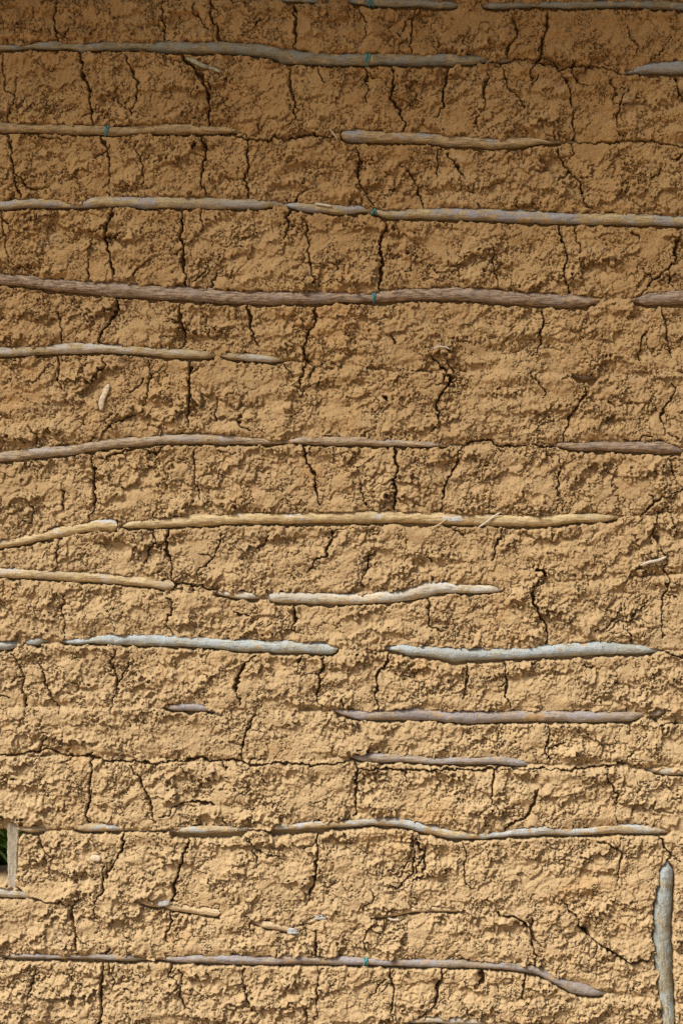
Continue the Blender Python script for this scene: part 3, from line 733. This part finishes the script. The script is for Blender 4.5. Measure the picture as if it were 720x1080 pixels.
# the squared stake that stands in the opening
def stake():
    V = []; Fc = []
    n = 40; prof = [(-1, -.6), (-.75, -1), (.75, -1), (1, -.6), (1, .6), (.75, 1), (-.75, 1), (-1, .6)]
    for i in range(n):
        py = 868 + (946 - 868) * i / (n - 1)
        cx = float(np.interp(py, [870, 935], [13.6, 12.6])) + .25 * math.sin(py / 5); hw = float(np.interp(py, [870, 935], [6.6, 4.9]))
        for (a, b) in prof:
            V.append((float(wx(cx + a * hw + .25 * math.sin(py * .7 + a * 3))), .016 + b * .009, float(wz(py))))
    for i in range(n - 1):
        for j in range(8):
            k = (j + 1) % 8
            Fc.append((i*8 + j, (i+1)*8 + j, (i+1)*8 + k, i*8 + k))
    Fc.append(tuple(range(8))); Fc.append(tuple((n-1)*8 + j for j in range(7, -1, -1)))
    o = mesh_obj('post', V, Fc, cane_mat('inner', True), smooth=False)
    tag(o, 'flat grey tan stake standing in the small opening at the left edge', 'post')
stake()

# ------------------------------------------------------------------ bits of straw and leaf stuck to the mud
STRAW = plain('straw', (.38, .28, .15), .6, .2, 160)
PALE = plain('pale_straw', (.42, .36, .28), .6, .15, 160)
GREENISH = plain('dried_leaf', (.24, .225, .14), .7, .3, 130)
def straw(name, pts, w, mat, label, cat, lift=.0014, flat=.45, over=0.0):
    P3 = []; R = []
    n = 14
    xs = [p[0] for p in pts]; ys = [p[1] for p in pts]; ts = np.linspace(0, 1, len(pts))
    hs = []
    for i in range(n):
        t = i / (n - 1)
        hs.append(surf(float(np.interp(t, ts, xs)), float(np.interp(t, ts, ys)), 2))
    hs = [max(hs[max(0, i-2):i+3]) for i in range(n)]
    for i in range(n):
        t = i / (n - 1)
        px = float(np.interp(t, ts, xs)); py = float(np.interp(t, ts, ys))
        h = max(hs[i], over)
        P3.append((float(wx(px)), -(h + lift), float(wz(py))))
        R.append(w * S * .5 * (.35 + .65 * min(1, 5 * t, 5 * (1 - t) + .15)))
    V, Fc = tube(P3, R, 8, flat)
    o = mesh_obj(name, V, Fc, mat)
    return tag(o, label, cat)

straw('straw', [(674, 596), (684, 592.5), (693, 591), (702, 587)], 3.0, PALE, 'whitish straw stub jutting from the mud at the right edge, halfway down', 'straw')
fm = float(macro(np.array([515.]), np.array([548.]))[0]) * .001 + .001
straw('straw', [(503, 557), (512, 551), (520, 545), (528, 540)], 2.0, PALE, 'pale straw lying slantwise across the long yellow pole', 'straw', over=fm)
straw('straw', [(455, 557), (461, 554), (466, 551), (471, 547)], 1.8, STRAW, 'short tan straw tucked under the long yellow pole, left of the slanting pale one', 'straw', over=fm)
straw('straw', [(332, 214.5), (340, 216), (350, 217.5)], 2.6, PALE, 'pale chip of straw lying on top of the mottled pole in the fourth row', 'straw',
      over=float(macro(np.array([340.]), np.array([217.]))[0]) * .001 + .001)
straw('straw', [(347, 136), (351, 141), (356, 149)], 1.5, STRAW, 'tiny orange straw just left of the blunt end of the tan pole', 'straw')
straw('dry_leaf', [(197, 62), (206, 66), (214, 70), (220, 71)], 4.6, GREENISH, 'frayed grey green leaf strip under the second row pole, upper left', 'leaf')
straw('dry_leaf', [(220, 71.5), (226, 73), (233, 76.5)], 3.6, GREENISH, 'small folded end of leaf strip right of the frayed one, upper left', 'leaf')
straw('wood_chip', [(115, 405), (112, 413), (108, 422), (107, 433)], 6.0, plain('chip', (.42, .34, .22), .7, .25, 150), 'pale splintered wood chip stuck upright in the mud, left of centre', 'wood chip', flat=.3)
straw('straw', [(455, 368), (462, 365.5), (470, 366.5), (474, 369)], 1.4, PALE, 'thin curved whitish fibre above the hole in the middle of the wall', 'straw')
straw('straw', [(408, 968), (414, 970), (421, 970)], 2.2, PALE, 'short white straw at the left end of the curved stick near the bottom', 'straw')
straw('pebble', [(96, 905), (101, 904.5), (107, 905.5)], 7.0, plain('pebble_clay', (.43, .345, .24), .9, .1, 120), 'flat pale pebble set in the mud right of the opening', 'pebble', flat=.35, lift=.0)

# ------------------------------------------------------------------ what stands around
def ground():
    m, nt, b = new_mat('earth')
    o = coords(nt)
    c = mix(nt, ramp(nt, noise(nt, o, 1.3, 6, .6), .35, .65), (.30, .20, .11), (.40, .28, .17))
    nt.links.new(c, b.inputs['Base Color']); b.inputs['Roughness'].default_value = .95
    bump(nt, b, noise(nt, o, 22, 6, .6), .02, .6)
    R = 300
    g = mesh_obj('ground', [(-R, -R, 0), (R, -R, 0), (R, R, 0), (-R, R, 0)], [(0, 1, 2, 3)], m, smooth=False)
    g["kind"] = "structure"
ground()

def bucket_plant():
    root = tag(empty('potted_plant', (-.86, .62, 0)), 'bright green grassy plant in a black pot seen through the small opening', 'plant')
    black = plain('black_plastic', (.012, .013, .016), .45, .3, 30, .4)
    green, nt, b = new_mat('blade')
    o = coords(nt)
    c = mix(nt, ramp(nt, noise(nt, o, 30, 3), .3, .7), (.26, .42, .02), (.48, .62, .05))
    nt.links.new(c, b.inputs['Base Color']); b.inputs['Roughness'].default_value = .45
    b.inputs['Transmission Weight'].default_value = 0
    V = []; Fc = []; seg = 32
    prof = [(.155, 0), (.20, .44), (.212, .445), (.215, .475), (.198, .475), (.190, .43), (.150, .03)]
    for (r_, z) in prof:
        for k in range(seg):
            a = k / seg * 2 * math.pi; V.append((r_ * math.cos(a), r_ * math.sin(a), z))
    for i in range(len(prof) - 1):
        for k in range(seg):
            k2 = (k + 1) % seg; Fc.append((i*seg+k, i*seg+k2, (i+1)*seg+k2, (i+1)*seg+k))
    Fc.append(tuple(range(seg))[::-1])
    mesh_obj('pot', V, Fc, black, root)
    sv = [(.187 * math.cos(k/seg*2*math.pi), .187 * math.sin(k/seg*2*math.pi), .42) for k in range(seg)]
    mesh_obj('soil', sv, [tuple(range(seg))], plain('soil_dark', (.03, .022, .015), .95), root)
    V = []; Fc = []
    rnd = random.Random(4)
    for q in range(420):
        a = rnd.uniform(0, 2 * math.pi); r0 = .16 * math.sqrt(rnd.random()); L = rnd.uniform(.18, .42); w = rnd.uniform(.006, .012)
        out = rnd.uniform(.35, 1.25)
        bx, by = r0 * math.cos(a), r0 * math.sin(a); a2 = a + rnd.uniform(-.8, .8)
        ux, uy = math.cos(a2), math.sin(a2)
        b0 = len(V)
        for i in range(9):
            t = i / 8; reach = L * out * t * (.5 + .5 * t); z = .425 + L * (t * 1.1 - .95 * out * t * t * .9)
            ww = w * (1 - t) ** .6 * (.6 + .8 * t if t < .5 else 1) + .0004
            x, y = bx + ux * reach, by + uy * reach
            V.append((x - uy * ww, y + ux * ww, z)); V.append((x, y, z - ww * .35)); V.append((x + uy * ww, y - ux * ww, z))
        for i in range(8):
            s0 = b0 + 3 * i
            Fc.append((s0, s0 + 1, s0 + 4, s0 + 3)); Fc.append((s0 + 1, s0 + 2, s0 + 5, s0 + 4))
    mesh_obj('foliage', V, Fc, green, root)
bucket_plant()

def roof():
    """the eave that keeps the rain (and part of the sky) off the top of the wall"""
    m, nt, b = new_mat('thatch')
    os = coords(nt, (1, .06, .06))
    c = mix(nt, ramp(nt, noise(nt, os, 160, 5, .6), .3, .7), (.10, .075, .045), (.26, .20, .12))
    nt.links.new(c, b.inputs['Base Color']); b.inputs['Roughness'].default_value = .95
    bump(nt, b, noise(nt, os, 200, 4), .02, .8)
    V = []; Fc = []; nx = 160; rows = [(-EAVE_Y, EAVE_Z, .0), (0.0, EAVE_Z + .42, .0), (0.2, EAVE_Z + .5, 0)]
    rnd = random.Random(9)
    for top in (0, 1):
        for (y, z, _) in rows:
            for i in range(nx + 1):
                x = -3.6 + 7.2 * i / nx
                jag = rnd.uniform(-.05, .05) if y < -.1 else 0
                V.append((x, y + jag, z + top * .16 + rnd.uniform(-.012, .012)))
    n = nx + 1
    def v(top, r, i): return (top * len(rows) + r) * n + i
    for r in range(len(rows) - 1):
        for i in range(nx):
            Fc.append((v(0, r, i), v(0, r+1, i), v(0, r+1, i+1), v(0, r, i+1)))
            Fc.append((v(1, r, i), v(1, r, i+1), v(1, r+1, i+1), v(1, r+1, i)))
    for i in range(nx):
        Fc.append((v(0, 0, i), v(0, 0, i+1), v(1, 0, i+1), v(1, 0, i)))
        Fc.append((v(0, 2, i), v(1, 2, i), v(1, 2, i+1), v(0, 2, i+1)))
    for i in (0, nx):
        for r in range(len(rows) - 1):
            Fc.append((v(0, r, i), v(1, r, i), v(1, r+1, i), v(0, r+1, i)))
    o = mesh_obj('thatched_roof', V, Fc, m)
    tag(o, 'dark thatched eave hanging over the top of the mud wall', 'roof')
EAVE_Y, EAVE_Z = 1.5, 3.90
roof()

# ------------------------------------------------------------------ light
from mathutils import Vector
D = Vector((-.55, -.56, .80)).normalized()          # towards the sun
el = math.asin(D.z); az = math.atan2(D.x, D.y)
sun = bpy.data.lights.new('sun', 'SUN'); sun.energy = 5.0; sun.angle = math.radians(21); sun.color = (1.0, .965, .915)
so = bpy.data.objects.new('sun', sun); so.rotation_euler = D.to_track_quat('Z', 'Y').to_euler(); so.location = (-3, -4, 5); link(so)
w = bpy.data.worlds.new("World"); scene.world = w; w.use_nodes = True
nt = w.node_tree; bg = nt.nodes['Background']
sky = nt.nodes.new('ShaderNodeTexSky'); sky.sky_type = 'NISHITA'; sky.sun_disc = False
sky.sun_elevation = el; sky.sun_rotation = az; sky.air_density = 1.0; sky.dust_density = 3.0
nt.links.new(sky.outputs[0], bg.inputs[0]); bg.inputs[1].default_value = .080

# ------------------------------------------------------------------ camera
cam = bpy.data.cameras.new('camera'); cam.sensor_fit = 'VERTICAL'; cam.sensor_height = 36
cam.lens = 36 * CAM_D / (1080 * S); cam.clip_end = 1000; cam.clip_start = .05
cob = bpy.data.objects.new('camera', cam); cob.location = (0, -CAM_D, Z0); cob.rotation_euler = (math.pi / 2, 0, 0); link(cob)
scene.camera = cob
vs = scene.view_settings; vs.view_transform = 'Standard'; vs.look = 'None'; vs.exposure = 0.51; vs.gamma = 1.0
scene.display_settings.display_device = 'sRGB'
scene.cycles.use_denoising = False
scene.cycles.max_bounces = 6
